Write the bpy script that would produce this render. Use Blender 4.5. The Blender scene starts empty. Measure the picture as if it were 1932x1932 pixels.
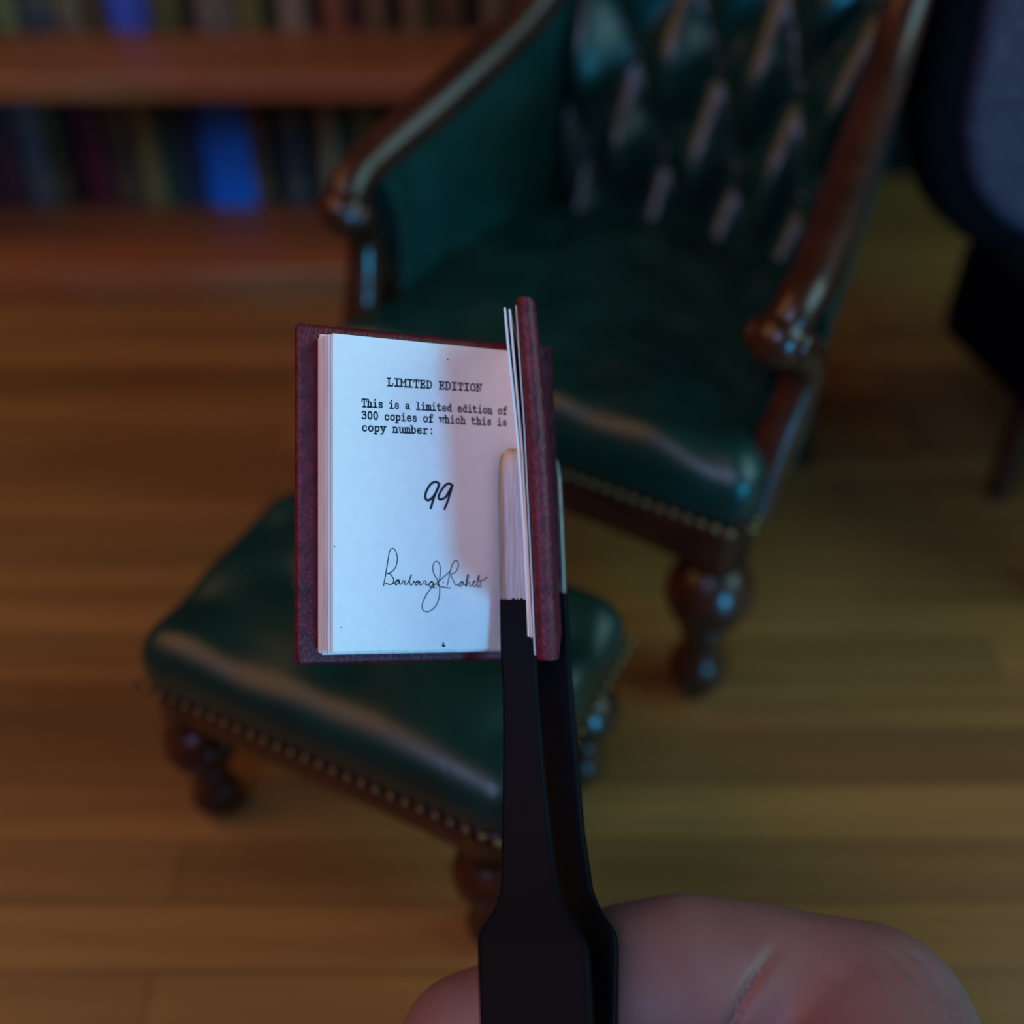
import bpy, bmesh, math, random
from mathutils import Vector, Matrix, noise as mnoise

# ------------------------------------------------------------------ scene, camera, light
random.seed(7)
SC = bpy.context.scene
COL = SC.collection
S = 0.001                                   # everything below is measured in millimetres
F, PITCH, H = 2200.0, math.radians(42), 127.5

cam_data = bpy.data.cameras.new('camera')
cam_data.sensor_width = 36.0
cam_data.lens = 36.0 * F / 1932
cam_data.clip_start = 0.004
cam_data.clip_end = 50
cam_data.dof.use_dof = True
cam_data.dof.focus_distance = 0.0905
cam_data.dof.aperture_fstop = cam_data.lens / 3.1
cam = bpy.data.objects.new('camera', cam_data)
cam.location = (0, 0, H * S)
cam.rotation_euler = (math.pi / 2 - PITCH, 0, 0)
COL.objects.link(cam)
SC.camera = cam

SC.view_settings.view_transform = 'Standard'
SC.view_settings.look = 'None'
SC.view_settings.exposure = 0.0
SC.view_settings.gamma = 1.0
SC.view_settings.use_curve_mapping = False

world = bpy.data.worlds.new('dim_room')
world.use_nodes = True
world.node_tree.nodes['Background'].inputs[0].default_value = (1.0, 0.70, 0.62, 1)
world.node_tree.nodes['Background'].inputs[1].default_value = 0.035
SC.world = world


def area(name, loc, target, sx, sy, power, color):
    d = bpy.data.lights.new(name, 'AREA')
    d.shape = 'RECTANGLE'
    d.size, d.size_y, d.energy, d.color = sx, sy, power, color
    o = bpy.data.objects.new(name, d)
    o.location = loc
    o.rotation_euler = (Vector(target) - Vector(loc)).to_track_quat('-Z', 'Y').to_euler()
    COL.objects.link(o)
    return o


# daylight from a window low on the right behind the viewer, plus three added fill lights:
# pale behind the viewer, cool off to the right, warm on the left
WIN_DIR = Vector((0.80, -1.25, 0.09)).normalized()
area('window_daylight', Vector((0, 0.07, 0.06)) + WIN_DIR * 1.5, (0, 0.07, 0.06), 0.26, 0.26, 15.8, (0.03, 0.51, 1.0))
area('pale_fill', (-0.16, -0.30, 0.46), (0, 0.10, 0.03), 0.20, 0.20, 1.22, (0.46, 0.53, 1.0))  # added fill, lifts the shaded part of the page
area('cool_right_fill', (0.36, 0.02, 0.26), (0.08, 0.09, 0), 0.30, 0.30, 1.05, (0.48, 0.92, 1.0))  # added fill, cools the floor on the right
area('warm_left_fill', (-0.38, 0.08, 0.42), (-0.08, 0.16, 0), 0.42, 0.42, 1.15, (1.0, 0.47, 0.20))  # added fill, warms the floor and bookcase on the left


# ------------------------------------------------------------------ helpers
FW = Vector((0, math.cos(PITCH), -math.sin(PITCH)))
UP = Vector((0, math.sin(PITCH), math.cos(PITCH)))
RT = Vector((1, 0, 0))
EYE = Vector((0, 0, H))


def c2w(x, y, z):
    return EYE + RT * x + UP * y + FW * z


def at(u, v, z):                            # the point z mm in front of the lens seen at u, v
    return c2w((u - 966) / F * z, -(v - 966) / F * z, z)


class MB:
    def __init__(self):
        self.v, self.f = [], []

    def add(self, verts, faces):
        o = len(self.v)
        self.v += [Vector(p) for p in verts]
        self.f += [tuple(i + o for i in f) for f in faces]

    def rbox(self, half, r, fn=None, n=(1, 1, 1), k=2, mat=None):
        """box with rounded edges; fn bends each point, n subdivides the flats"""
        ax = []
        for h, m in zip(half, n):
            rr = min(r, h * 0.999)
            a = [-h + rr * i / k for i in range(k)] + [-h + rr + (2 * h - 2 * rr) * i / m for i in range(m + 1)] \
                + [h - rr + rr * (i + 1) / k for i in range(k)]
            ax.append(a)
        verts, faces, idx = [], [], {}

        def vid(p):
            key = tuple(round(c, 5) for c in p)
            if key not in idx:
                inner = Vector([max(-h + min(r, h * .999), min(h - min(r, h * .999), c)) for c, h in zip(p, half)])
                d = Vector(p) - inner
                m = max(abs(c) for c in d)
                if m > 0 and d.length > 0:
                    # spread the samples evenly round the arc
                    d2 = Vector([math.tan(c / m * math.pi / 4) if m else 0 for c in d])
                    d = d2.normalized() * m
                idx[key] = len(verts)
                verts.append(inner + d)
            return idx[key]
        for a in range(3):
            b, c = (a + 1) % 3, (a + 2) % 3
            for s in (-1, 1):
                for i in range(len(ax[b]) - 1):
                    for j in range(len(ax[c]) - 1):
                        q = []
                        for (ii, jj) in ((i, j), (i + 1, j), (i + 1, j + 1), (i, j + 1)):
                            p = [0, 0, 0]
                            p[a] = s * half[a]
                            p[b] = ax[b][ii]
                            p[c] = ax[c][jj]
                            q.append(vid(p))
                        faces.append(q if s > 0 else q[::-1])
        if fn:
            verts = [fn(p) for p in verts]
        if mat is not None:
            verts = [mat @ p for p in verts]
        self.add(verts, faces)
        return self

    def tube(self, pts, radii, seg=12, flat=1.0, up=(0, 0, 1), caps=True):
        pts = [Vector(p) for p in pts]
        n = len(pts)
        if not hasattr(radii, '__len__'):
            radii = [radii] * n
        rings = []
        u0 = Vector(up)
        for i in range(n):
            t = (pts[min(i + 1, n - 1)] - pts[max(i - 1, 0)]).normalized()
            a = u0.cross(t)
            if a.length < 1e-4:
                a = Vector((1, 0, 0)).cross(t)
            a.normalize()
            b = t.cross(a).normalized()
            u0 = b
            rings.append([pts[i] + a * (math.cos(2 * math.pi * k / seg) * radii[i]) + b * (math.sin(2 * math.pi * k / seg) * radii[i] * flat) for k in range(seg)])
        self.loft(rings, caps)
        return self

    def loft(self, rings, caps=True):
        m = len(rings[0])
        verts = [p for r in rings for p in r]
        faces = []
        for i in range(len(rings) - 1):
            for k in range(m):
                a, b = i * m + k, i * m + (k + 1) % m
                faces.append((a, b, b + m, a + m))
        if caps:
            faces.append(tuple(range(m))[::-1])
            faces.append(tuple(range((len(rings) - 1) * m, len(rings) * m)))
        self.add(verts, faces)
        return self

    def lathe(self, prof, c=(0, 0, 0), seg=20, sq=None):
        rings = [[Vector((c[0] + r * math.cos(2 * math.pi * k / seg), c[1] + r * math.sin(2 * math.pi * k / seg), c[2] + z)) for k in range(seg)] for z, r in prof]
        self.loft(rings)
        return self

    def ball(self, c, r, seg=12, rings=8, sc=(1, 1, 1)):
        c = Vector(c)
        R = []
        for i in range(rings + 1):
            th = math.pi * (0.02 + 0.96 * i / rings)
            R.append([c + Vector((r * sc[0] * math.sin(th) * math.cos(2 * math.pi * k / seg), r * sc[1] * math.sin(th) * math.sin(2 * math.pi * k / seg), -r * sc[2] * math.cos(th))) for k in range(seg)])
        self.loft(R)
        return self

    def ribbon(self, pts, w, nrm, lift):
        """a pen stroke of width w on a flat page"""
        pts = [Vector(p) for p in pts]
        n = len(pts)
        L, Rr = [], []
        for i in range(n):
            t = (pts[min(i + 1, n - 1)] - pts[max(i - 1, 0)])
            if t.length < 1e-6:
                t = Vector((1, 0, 0))
            t.normalize()
            s = nrm.cross(t).normalized() * (w / 2)
            ext = t * (w / 2) * (-1 if i == 0 else 1 if i == n - 1 else 0)
            L.append(pts[i] + s + ext + nrm * lift)
            Rr.append(pts[i] - s + ext + nrm * lift)
        verts = L + Rr
        faces = [(i, n + i, n + i + 1, i + 1) for i in range(n - 1)]
        self.add(verts, faces)
        return self

    def build(self, name, mat, parent=None, org=None, smooth=True, kind=None):
        me = bpy.data.meshes.new(name)
        o0 = Vector(org) if org is not None else Vector((0, 0, 0))
        me.from_pydata([(p - o0) * S for p in self.v], [], self.f)
        me.validate()
        bm = bmesh.new()
        bm.from_mesh(me)
        bmesh.ops.remove_doubles(bm, verts=bm.verts, dist=1e-7)
        bmesh.ops.recalc_face_normals(bm, faces=bm.faces)
        bm.to_mesh(me)
        bm.free()
        if smooth:
            for p in me.polygons:
                p.use_smooth = True
            me.set_sharp_from_angle(angle=math.radians(50))
        me.materials.append(mat)
        o = bpy.data.objects.new(name, me)
        COL.objects.link(o)
        if parent is not None:
            o.parent = parent
        elif org is not None:
            o.location = o0 * S
        if kind:
            o['kind'] = kind
        return o


def thing(name, label, cat, loc=(0, 0, 0), rz=0.0, group=None):
    o = bpy.data.objects.new(name, None)
    o.empty_display_size = 0.005
    o.location = Vector(loc) * S
    o.rotation_euler = (0, 0, rz)
    o['label'], o['category'] = label, cat
    if group:
        o['group'] = group
    COL.objects.link(o)
    return o


def smooth_path(pts, k=6):
    """Catmull-Rom through the points (any tuple length)"""
    out = []
    n = len(pts)
    for i in range(n - 1):
        p0, p1, p2, p3 = pts[max(i - 1, 0)], pts[i], pts[i + 1], pts[min(i + 2, n - 1)]
        for j in range(k):
            t = j / k
            out.append(tuple(0.5 * (2 * b + (c - a) * t + (2 * a - 5 * b + 4 * c - d) * t * t + (3 * b - a - 3 * c + d) * t ** 3) for a, b, c, d in zip(p0, p1, p2, p3)))
    out.append(tuple(pts[-1]))
    return out


# ------------------------------------------------------------------ materials
def mat(name, color, rough=0.5, metal=0.0, spec=0.5, var=0.0, vscale=200.0, vstretch=(1, 1, 1), bump=0.0, bscale=2000.0, bdist=0.0001,
        bkind='noise', bstretch=(1, 1, 1), color2=None, sss=0.0, coat=0.0, coat_rough=0.1):
    m = bpy.data.materials.new(name)
    m.use_nodes = True
    nt = m.node_tree
    b = nt.nodes['Principled BSDF']
    b.inputs['Base Color'].default_value = (*color, 1)
    b.inputs['Roughness'].default_value = rough
    b.inputs['Metallic'].default_value = metal
    b.inputs['Specular IOR Level'].default_value = spec
    b.inputs['Coat Weight'].default_value = coat
    b.inputs['Coat Roughness'].default_value = coat_rough
    if sss:
        b.inputs['Subsurface Weight'].default_value = sss
        b.inputs['Subsurface Radius'].default_value = (1.0, 0.4, 0.25)
        b.inputs['Subsurface Scale'].default_value = 0.0016
    tc = nt.nodes.new('ShaderNodeTexCoord')
    if var or color2:
        mp = nt.nodes.new('ShaderNodeMapping')
        mp.inputs['Scale'].default_value = vstretch
        nz = nt.nodes.new('ShaderNodeTexNoise')
        nz.inputs['Scale'].default_value = vscale
        nz.inputs['Detail'].default_value = 5
        mx = nt.nodes.new('ShaderNodeMix')
        mx.data_type = 'RGBA'
        c2 = color2 or tuple(c * (1 - var) for c in color)
        mx.inputs['A'].default_value = (*color, 1)
        mx.inputs['B'].default_value = (*c2, 1)
        rp = nt.nodes.new('ShaderNodeMapRange')
        rp.inputs['From Min'].default_value = 0.35
        rp.inputs['From Max'].default_value = 0.65
        nt.links.new(tc.outputs['Object'], mp.inputs['Vector'])
        nt.links.new(mp.outputs[0], nz.inputs['Vector'])
        nt.links.new(nz.outputs['Fac'], rp.inputs['Value'])
        nt.links.new(rp.outputs[0], mx.inputs['Factor'])
        nt.links.new(mx.outputs['Result'], b.inputs['Base Color'])
    if bump:
        mp2 = nt.nodes.new('ShaderNodeMapping')
        mp2.inputs['Scale'].default_value = bstretch
        bp = nt.nodes.new('ShaderNodeBump')
        bp.inputs['Strength'].default_value = bump
        bp.inputs['Distance'].default_value = bdist
        if bkind == 'noise':
            tx = nt.nodes.new('ShaderNodeTexNoise')
            tx.inputs['Detail'].default_value = 3
            out = tx.outputs['Fac']
        else:
            tx = nt.nodes.new('ShaderNodeTexVoronoi')
            out = tx.outputs['Distance']
        tx.inputs['Scale'].default_value = bscale
        nt.links.new(tc.outputs['Object'], mp2.inputs['Vector'])
        nt.links.new(mp2.outputs[0], tx.inputs['Vector'])
        nt.links.new(out, bp.inputs['Height'])
        nt.links.new(bp.outputs[0], b.inputs['Normal'])
    return m


def floor_material():
    m = bpy.data.materials.new('narrow_oak_boards')
    m.use_nodes = True
    nt = m.node_tree
    b = nt.nodes['Principled BSDF']
    tc = nt.nodes.new('ShaderNodeTexCoord')
    br = nt.nodes.new('ShaderNodeTexBrick')
    br.offset = 0.37
    br.inputs['Scale'].default_value = 1.0
    br.inputs['Brick Width'].default_value = 0.110
    br.inputs['Row Height'].default_value = 0.0085
    br.inputs['Mortar Size'].default_value = 0.00018
    br.inputs['Color1'].default_value = (0.27, 0.135, 0.036, 1)
    br.inputs['Color2'].default_value = (0.15, 0.073, 0.020, 1)
    br.inputs['Mortar'].default_value = (0.12, 0.058, 0.016, 1)
    mp = nt.nodes.new('ShaderNodeMapping')
    mp.inputs['Scale'].default_value = (12, 260, 1)
    nz = nt.nodes.new('ShaderNodeTexNoise')
    nz.inputs['Scale'].default_value = 1.0
    nz.inputs['Detail'].default_value = 6
    mx = nt.nodes.new('ShaderNodeMix')
    mx.data_type = 'RGBA'
    mx.blend_type = 'MULTIPLY'
    mx.inputs['Factor'].default_value = 0.55
    nt.links.new(tc.outputs['Object'], br.inputs['Vector'])
    nt.links.new(tc.outputs['Object'], mp.inputs['Vector'])
    nt.links.new(mp.outputs[0], nz.inputs['Vector'])
    nt.links.new(br.outputs['Color'], mx.inputs['A'])
    rp = nt.nodes.new('ShaderNodeValToRGB')
    rp.color_ramp.elements[0].position, rp.color_ramp.elements[0].color = 0.3, (0.45, 0.38, 0.30, 1)
    rp.color_ramp.elements[1].position, rp.color_ramp.elements[1].color = 0.7, (1.15, 1.1, 1.0, 1)
    nt.links.new(nz.outputs['Fac'], rp.inputs['Fac'])
    nt.links.new(rp.outputs['Color'], mx.inputs['B'])
    nt.links.new(mx.outputs['Result'], b.inputs['Base Color'])
    b.inputs['Roughness'].default_value = 0.42
    return m


M_FLOOR = floor_material()
M_SHELF = mat('cherry_shelf_wood', (0.30, 0.095, 0.030), 0.42, var=0.35, vscale=60, vstretch=(0.4, 3, 3))
M_MAHOG = mat('polished_mahogany', (0.050, 0.012, 0.005), 0.30, spec=0.35, var=0.5, vscale=120, vstretch=(1, 1, 3), coat=0.12, coat_rough=0.15)
M_LEATHER = mat('green_leather', (0.0012, 0.027, 0.021), 0.36, spec=0.5, var=0.35, vscale=150, bump=0.25, bscale=1500, bdist=0.0002)
M_BRASS = mat('dull_brass', (0.16, 0.12, 0.055), 0.5, metal=0.8)
M_WALL = mat('wall_shade_black', (0.003, 0.0028, 0.0028), 0.9, spec=0.1, var=0.2)  # near-black colour stands in for the unlit dark at the back
M_BURG = mat('burgundy_leather', (0.135, 0.009, 0.022), 0.46, spec=0.32, var=0.5, vscale=900, bump=0.45, bscale=4200, bdist=0.00010, bkind='voronoi', bstretch=(1, 0.55, 0.55))
M_PAPER = mat('cream_paper', (0.86, 0.83, 0.80), 0.75, spec=0.2, var=0.04, vscale=1500)
M_EDGE = mat('aged_page_edges', (0.82, 0.76, 0.73), 0.75, spec=0.2, var=0.16, vscale=3000, vstretch=(1, 0.05, 0.05))
M_INK = mat('printing_ink', (0.012, 0.012, 0.022), 0.6, spec=0.2)
M_PEN = mat('black_pen_ink', (0.018, 0.012, 0.028), 0.5, spec=0.3)
M_BLACK = mat('satin_black_coating', (0.0042, 0.0048, 0.0085), 0.5, spec=0.05, var=0.15, vscale=500, bump=0.08, bscale=6000, bdist=0.00004)
M_STEEL = mat('brushed_steel', (0.34, 0.33, 0.33), 0.46, metal=1.0, var=0.25, vscale=900, vstretch=(6, 0.25, 0.25), bump=0.35, bscale=2500, bdist=0.00004, bstretch=(4, 0.12, 0.12))
M_SKIN = mat('skin', (0.215, 0.108, 0.110), 0.5, spec=0.4, color2=(0.190, 0.092, 0.094), vscale=180, bump=0.35, bscale=2600, bdist=0.00010, sss=0.04)
M_NAIL = mat('fingernail', (0.27, 0.14, 0.135), 0.35)
M_TWEED = mat('grey_woven_fabric', (0.075, 0.050, 0.070), 0.9, spec=0.1, color2=(0.038, 0.026, 0.040), vscale=900, bump=0.5, bscale=1800, bdist=0.0003)
M_PAD = mat('black_padding', (0.003, 0.003, 0.004), 0.9, spec=0.05)

# ------------------------------------------------------------------ the setting
floor = MB().rbox((190, 215, 4), 0.3).build('floor', M_FLOOR, org=(0, 0, 0), kind='structure')
floor.location = Vector((0, 55, -4)) * S
wall = MB().rbox((190, 4, 75), 0.3).build('wall_back', M_WALL, org=(0, 0, 0), kind='structure')
wall.location = Vector((0, 266 + 0, 75)) * S

# ------------------------------------------------------------------ bookcase
BX0, BX1, BY0, BY1 = -125.0, 52.0, 205.0, 258.0
bcase = thing('bookcase', 'reddish brown wooden bookcase filled with old books along the back', 'bookcase', ((BX0 + BX1) / 2, (BY0 + BY1) / 2, 0))
BO = Vector(((BX0 + BX1) / 2, (BY0 + BY1) / 2, 0))
SHELF_Z = [(0.0, 7.8), (41.8, 46.6), (84.0, 88.8)]
bw = (BX1 - BX0) / 2 - 4
for i, (z0, z1) in enumerate(SHELF_Z):
    mb = MB().rbox((bw, (BY1 - BY0) / 2 - 1.5, (z1 - z0) / 2), 0.7, mat=Matrix.Translation((BO.x, BO.y - 1.5, (z0 + z1) / 2)))
    mb.build('plinth' if i == 0 else 'shelf_board', M_SHELF, bcase, BO)
for x in (BX0 + 2, BX1 - 2):
    MB().rbox((2, (BY1 - BY0) / 2, 48), 0.6, mat=Matrix.Translation((x, BO.y, 48))).build('side_panel', M_SHELF, bcase, BO)
MB().rbox((bw, 1.2, 47), 0.3, mat=Matrix.Translation((BO.x, BY1 - 1.5, 47))).build('back_panel', M_SHELF, bcase, BO)


def cloth(name, c):
    return mat('binding_' + name, tuple(1.45 * k for k in c), 0.5, spec=0.4, var=0.35, vscale=300)


BIND = {k: cloth(k.replace(' ', '_'), c) for k, c in {
    'dark plum': (0.055, 0.018, 0.025), 'slate grey': (0.060, 0.072, 0.085), 'olive brown': (0.060, 0.045, 0.014), 'black': (0.012, 0.010, 0.010),
    'maroon': (0.085, 0.010, 0.022), 'umber brown': (0.055, 0.034, 0.020), 'ochre': (0.20, 0.125, 0.035), 'dark green': (0.018, 0.036, 0.024),
    'royal blue': (0.004, 0.10, 0.40), 'chestnut brown': (0.085, 0.034, 0.014), 'charcoal': (0.036, 0.032, 0.036), 'tan': (0.23, 0.14, 0.060),
    'mustard green': (0.15, 0.13, 0.038), 'violet blue': (0.055, 0.085, 0.38), 'grey beige': (0.16, 0.125, 0.10), 'moss green': (0.075, 0.082, 0.028),
    'beige': (0.27, 0.19, 0.11), 'brick red': (0.21, 0.060, 0.032), 'fawn brown': (0.16, 0.085, 0.038), 'navy': (0.014, 0.020, 0.05)}.items()}
M_GILT = mat('gilt', (0.42, 0.28, 0.09), 0.4, metal=0.6)


def book(cx, w, h, d, zb, yf, col, label, group, gilt):
    """one upright book, its rounded spine towards the room"""
    t = thing('book', label, 'book', (cx, yf + d / 2, zb), 0, group)
    # cover: spine + two boards in one skin
    mb = MB()
    hw = w / 2
    prof = []
    for k in range(9):
        a = math.pi * (k / 8)
        prof.append((-hw * math.cos(a), -d / 2 + 1.2 - 1.2 * math.sin(a)))
    outer = [(-hw, d / 2)] + prof + [(hw, d / 2)]
    th = min(0.55, w * .12)
    inner = [(-hw + th, d / 2)] + [(x * (1 - th / hw), y + th) for x, y in prof] + [(hw - th, d / 2)]
    ring = outer + inner[::-1]
    mb.loft([[Vector((x, y, z)) for x, y in ring] for z in (0, h)], caps=False)
    n = len(outer)
    for z, base in ((0, 0), (h, 0)):
        o = len(mb.v)
        mb.v += [Vector((x, y, z)) for x, y in outer] + [Vector((x, y, z)) for x, y in inner]
        mb.f += [(o + i, o + i + 1, o + n + i + 1, o + n + i) for i in range(n - 1)]
    mb.build('cover', BIND[col], t)
    MB().rbox((hw - th - 0.02, d / 2 - 1.1, h / 2 - 0.7), 0.15, mat=Matrix.Translation((0, 0.5, h / 2))).build('page_block', M_EDGE, t)
    if gilt:
        gb = MB()
        for z in (h * .12, h * .18, h * .62, h * .78, h * .86):
            gb.loft([[Vector((x * 1.015, y - 0.04, z + dz)) for x, y in prof] + [Vector((x * .98, y + 0.1, z + dz)) for x, y in prof[::-1]] for dz in (0, 0.35)], caps=True)
        gb.build('gilt_bands', M_GILT, t)
    return t


# lower shelf, pixel left edge, pixel right edge at the foot of each spine, binding, label
def row(entries, zb, yf, group, vfoot):
    zc = (FW.y * yf + (H - zb) * math.sin(PITCH))
    for (u0, u1, col, lab, h, gilt) in entries:
        x0, x1 = (u0 - 966) / F * zc, (u1 - 966) / F * zc
        w = x1 - x0 - 0.12
        book((x0 + x1) / 2, w, h, 20 + random.uniform(-2, 2), zb, yf + random.uniform(0, 0.9), col, lab, group, gilt)


row([(-95, -40, 'fawn brown', 'fawn brown book at the left end of the lower shelf', 28, 1),
     (-38, 5, 'dark plum', 'dark plum book left of the slate grey book, lower shelf', 30, 0),
     (7, 60, 'dark plum', 'dark plum book touching the slate grey book, lower shelf', 31, 0),
     (62, 112, 'slate grey', 'slate grey book near the left end of the lower shelf', 30, 1),
     (114, 142, 'olive brown', 'thin olive brown book right of the slate grey book', 29, 1),
     (144, 170, 'black', 'thin black book left of the maroon book, lower shelf', 31, 0),
     (172, 222, 'maroon', 'maroon book on the lower shelf', 30, 0),
     (224, 274, 'umber brown', 'umber brown book right of the maroon book', 29, 1),
     (276, 318, 'ochre', 'ochre book left of the thick blue book, lower shelf', 30, 1),
     (320, 358, 'dark green', 'dark green book between the ochre and the thick blue book', 28, 0),
     (360, 396, 'navy', 'dark navy book touching the thick blue book', 30, 0),
     (398, 486, 'royal blue', 'thick royal blue book standing on the lower shelf', 31, 0),
     (488, 520, 'chestnut brown', 'chestnut brown book right of the thick blue book', 30, 1),
     (522, 540, 'black', 'thin black book right of the chestnut brown book', 29, 0),
     (542, 585, 'charcoal', 'charcoal book between two black books, lower shelf', 30, 1),
     (587, 612, 'black', 'black book right of the charcoal book, lower shelf', 28, 0),
     (614, 648, 'tan', 'tan book above the scrolled end of the armchair rail', 29, 1),
     (650, 684, 'dark green', 'dark green book right of the tan book, lower shelf', 30, 0),
     (686, 716, 'mustard green', 'mustard green book behind the armchair rail, lower shelf', 29, 1),
     (718, 756, 'dark green', 'dark green book right of the mustard green book', 30, 0),
     (758, 800, 'umber brown', 'umber brown book beside the armchair rail, lower shelf', 29, 1),
     (802, 850, 'maroon', 'maroon book behind the armchair rail, lower shelf', 30, 0)],
    7.8, 231.0, 'books on the lower shelf', 390)
row([(-70, -12, 'moss green', 'moss green book at the left end of the upper shelf', 31, 1),
     (-10, 34, 'mustard green', 'mustard green book left of the charcoal book, upper shelf', 30, 1),
     (36, 106, 'charcoal', 'charcoal book near the left end of the upper shelf', 32, 1),
     (108, 158, 'fawn brown', 'fawn brown book right of the charcoal book, upper shelf', 30, 1),
     (160, 206, 'chestnut brown', 'chestnut brown book left of the violet blue book', 31, 0),
     (208, 284, 'violet blue', 'violet blue book standing on the upper shelf', 32, 0),
     (286, 350, 'moss green', 'moss green book right of the violet blue book', 31, 1),
     (352, 368, 'black', 'thin black book left of the grey beige book', 29, 0),
     (370, 448, 'grey beige', 'grey beige book on the upper shelf', 31, 1),
     (450, 500, 'mustard green', 'mustard green book right of the grey beige book', 30, 1),
     (502, 524, 'dark green', 'thin dark green book left of the beige book', 31, 0),
     (526, 584, 'beige', 'beige book on the upper shelf', 30, 1),
     (586, 606, 'black', 'thin black book between the beige and brick red books', 32, 0),
     (608, 662, 'brick red', 'brick red book on the upper shelf', 31, 1),
     (664, 688, 'dark plum', 'thin dark plum book right of the brick red book', 30, 0),
     (690, 732, 'fawn brown', 'fawn brown book right of the dark plum book, upper shelf', 31, 1),
     (734, 758, 'black', 'thin black book in the middle of three brown books', 30, 0),
     (760, 800, 'fawn brown', 'fawn brown book left of the olive brown book, upper shelf', 31, 1),
     (802, 828, 'olive brown', 'olive brown book near the armchair rail, upper shelf', 30, 0),
     (830, 876, 'chestnut brown', 'chestnut brown book right of the olive brown book', 31, 1),
     (878, 906, 'black', 'black book second from the armchair rail, upper shelf', 30, 0),
     (908, 950, 'fawn brown', 'fawn brown book meeting the armchair rail, upper shelf', 31, 1),
     (952, 1000, 'chestnut brown', 'chestnut brown book behind the armchair rail, upper shelf', 30, 0)],
    46.6, 226.7, 'books on the upper shelf', 60)

# ------------------------------------------------------------------ green leather armchair
CH_ROT = math.radians(-30)
chair = thing('armchair', 'green tufted leather armchair with carved mahogany frame behind the ottoman', 'armchair', (1.0, 113.0, 0), CH_ROT)


def wr(p, amp, sc, seed=0.0):
    return amp * mnoise.noise(Vector((p.x * sc + seed, p.y * sc * 1.3, p.z * sc)))


def seat_fn(p):
    d = (p.y + 27) / 54                      # 0 front .. 1 back
    x = p.x * (1 - 0.26 * d)
    crown = (1 - (p.x / 29.5) ** 2) * (1 - abs(p.y / 27) ** 3)
    z = p.z
    if p.z > 0:
        z += 1.8 * crown + wr(p, 1.3, 0.085) + wr(p, 0.7, 0.2, 9)
        for (cx, cy) in ((-10, -4), (10, -4), (0, 9), (-10, 20), (10, 20), (-19, 8), (19, 8)):
            r2 = (p.x - cx) ** 2 + (p.y - cy) ** 2
            z -= 1.5 * math.exp(-r2 / 14)
    return Vector((x, p.y + 26.5, z + 39.0))


MB().rbox((30.5, 27, 5.2), 4.2, seat_fn, n=(36, 32, 2), k=4).build('seat_cushion', M_LEATHER, chair)


def apron(w0, w1, y0, y1, z0, z1, arch):
    """seat rail board from w0,y0 to w1,y1, lower edge arched"""
    a, b = Vector((w0, y0, 0)), Vector((w1, y1, 0))
    mid, d = (a + b) / 2, (b - a)
    ang = math.atan2(d.y, d.x)
    L = d.length / 2

    def fn(p):
        z = p.z
        if z < 0:
            z += arch * max(0, 1 - (p.x / L) ** 4)
        return Vector((p.x, p.y, z + (z0 + z1) / 2))
    return MB().rbox((L, 1.7, (z1 - z0) / 2), 0.6, fn, n=(16, 1, 1), mat=Matrix.Translation(mid) @ Matrix.Rotation(ang, 4, 'Z'))


apron(-28, 28, 1.6, 1.6, 27, 34.6, 1.6).build('front_rail', M_MAHOG, chair)
apron(28.2, 20.5, 3, 54, 27, 34.6, 1.2).build('side_rail', M_MAHOG, chair)
apron(-28.2, -20.5, 3, 54, 27, 34.6, 1.2).build('side_rail', M_MAHOG, chair)
apron(-20, 20, 54, 54, 27, 34.2, 0).build('back_rail', M_MAHOG, chair)


def nails(path, r=0.62, step=1.75):
    mb = MB()
    for a, b in zip(path[:-1], path[1:]):
        a, b = Vector(a), Vector(b)
        n = max(1, int((b - a).length / step))
        for i in range(n):
            mb.ball(a + (b - a) * (i / n), r, 6, 4)
    return mb


nails([(23.2, 52, 35.4), (30.2, 1.4, 35.4), (28.2, -0.5, 35.4), (-28.2, -0.5, 35.4), (-30.2, 1.4, 35.4), (-23.2, 52, 35.4)]).build('nailhead_trim', M_BRASS, chair)

LEGP = [(34, 4.3), (26.5, 4.3), (25.6, 3.4), (24.6, 3.3), (23.6, 4.3), (21.5, 5.5), (19, 5.8), (16.5, 5.0), (14.6, 3.3), (13.6, 2.7), (12.4, 3.2), (11.4, 2.7), (9, 2.5), (7.6, 3.3), (5.4, 4.1), (3.2, 3.9), (1.4, 2.9), (0, 2.4)]
for sx in (-1, 1):
    mb = MB().lathe(LEGP, (sx * 25.2, 5.2, 0))
    mb.build('front_leg', M_MAHOG, chair)
    MB().tube([(sx * 19.5, 53, 34), (sx * 19.8, 54.5, 24), (sx * 20.4, 57.5, 11), (sx * 21, 61, 0)], [3.4, 3.0, 2.5, 2.6], 8).build('rear_leg', M_MAHOG, chair)


def mir(pts, s):
    return [(s * p[0],) + tuple(p[1:]) for p in pts]


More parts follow.
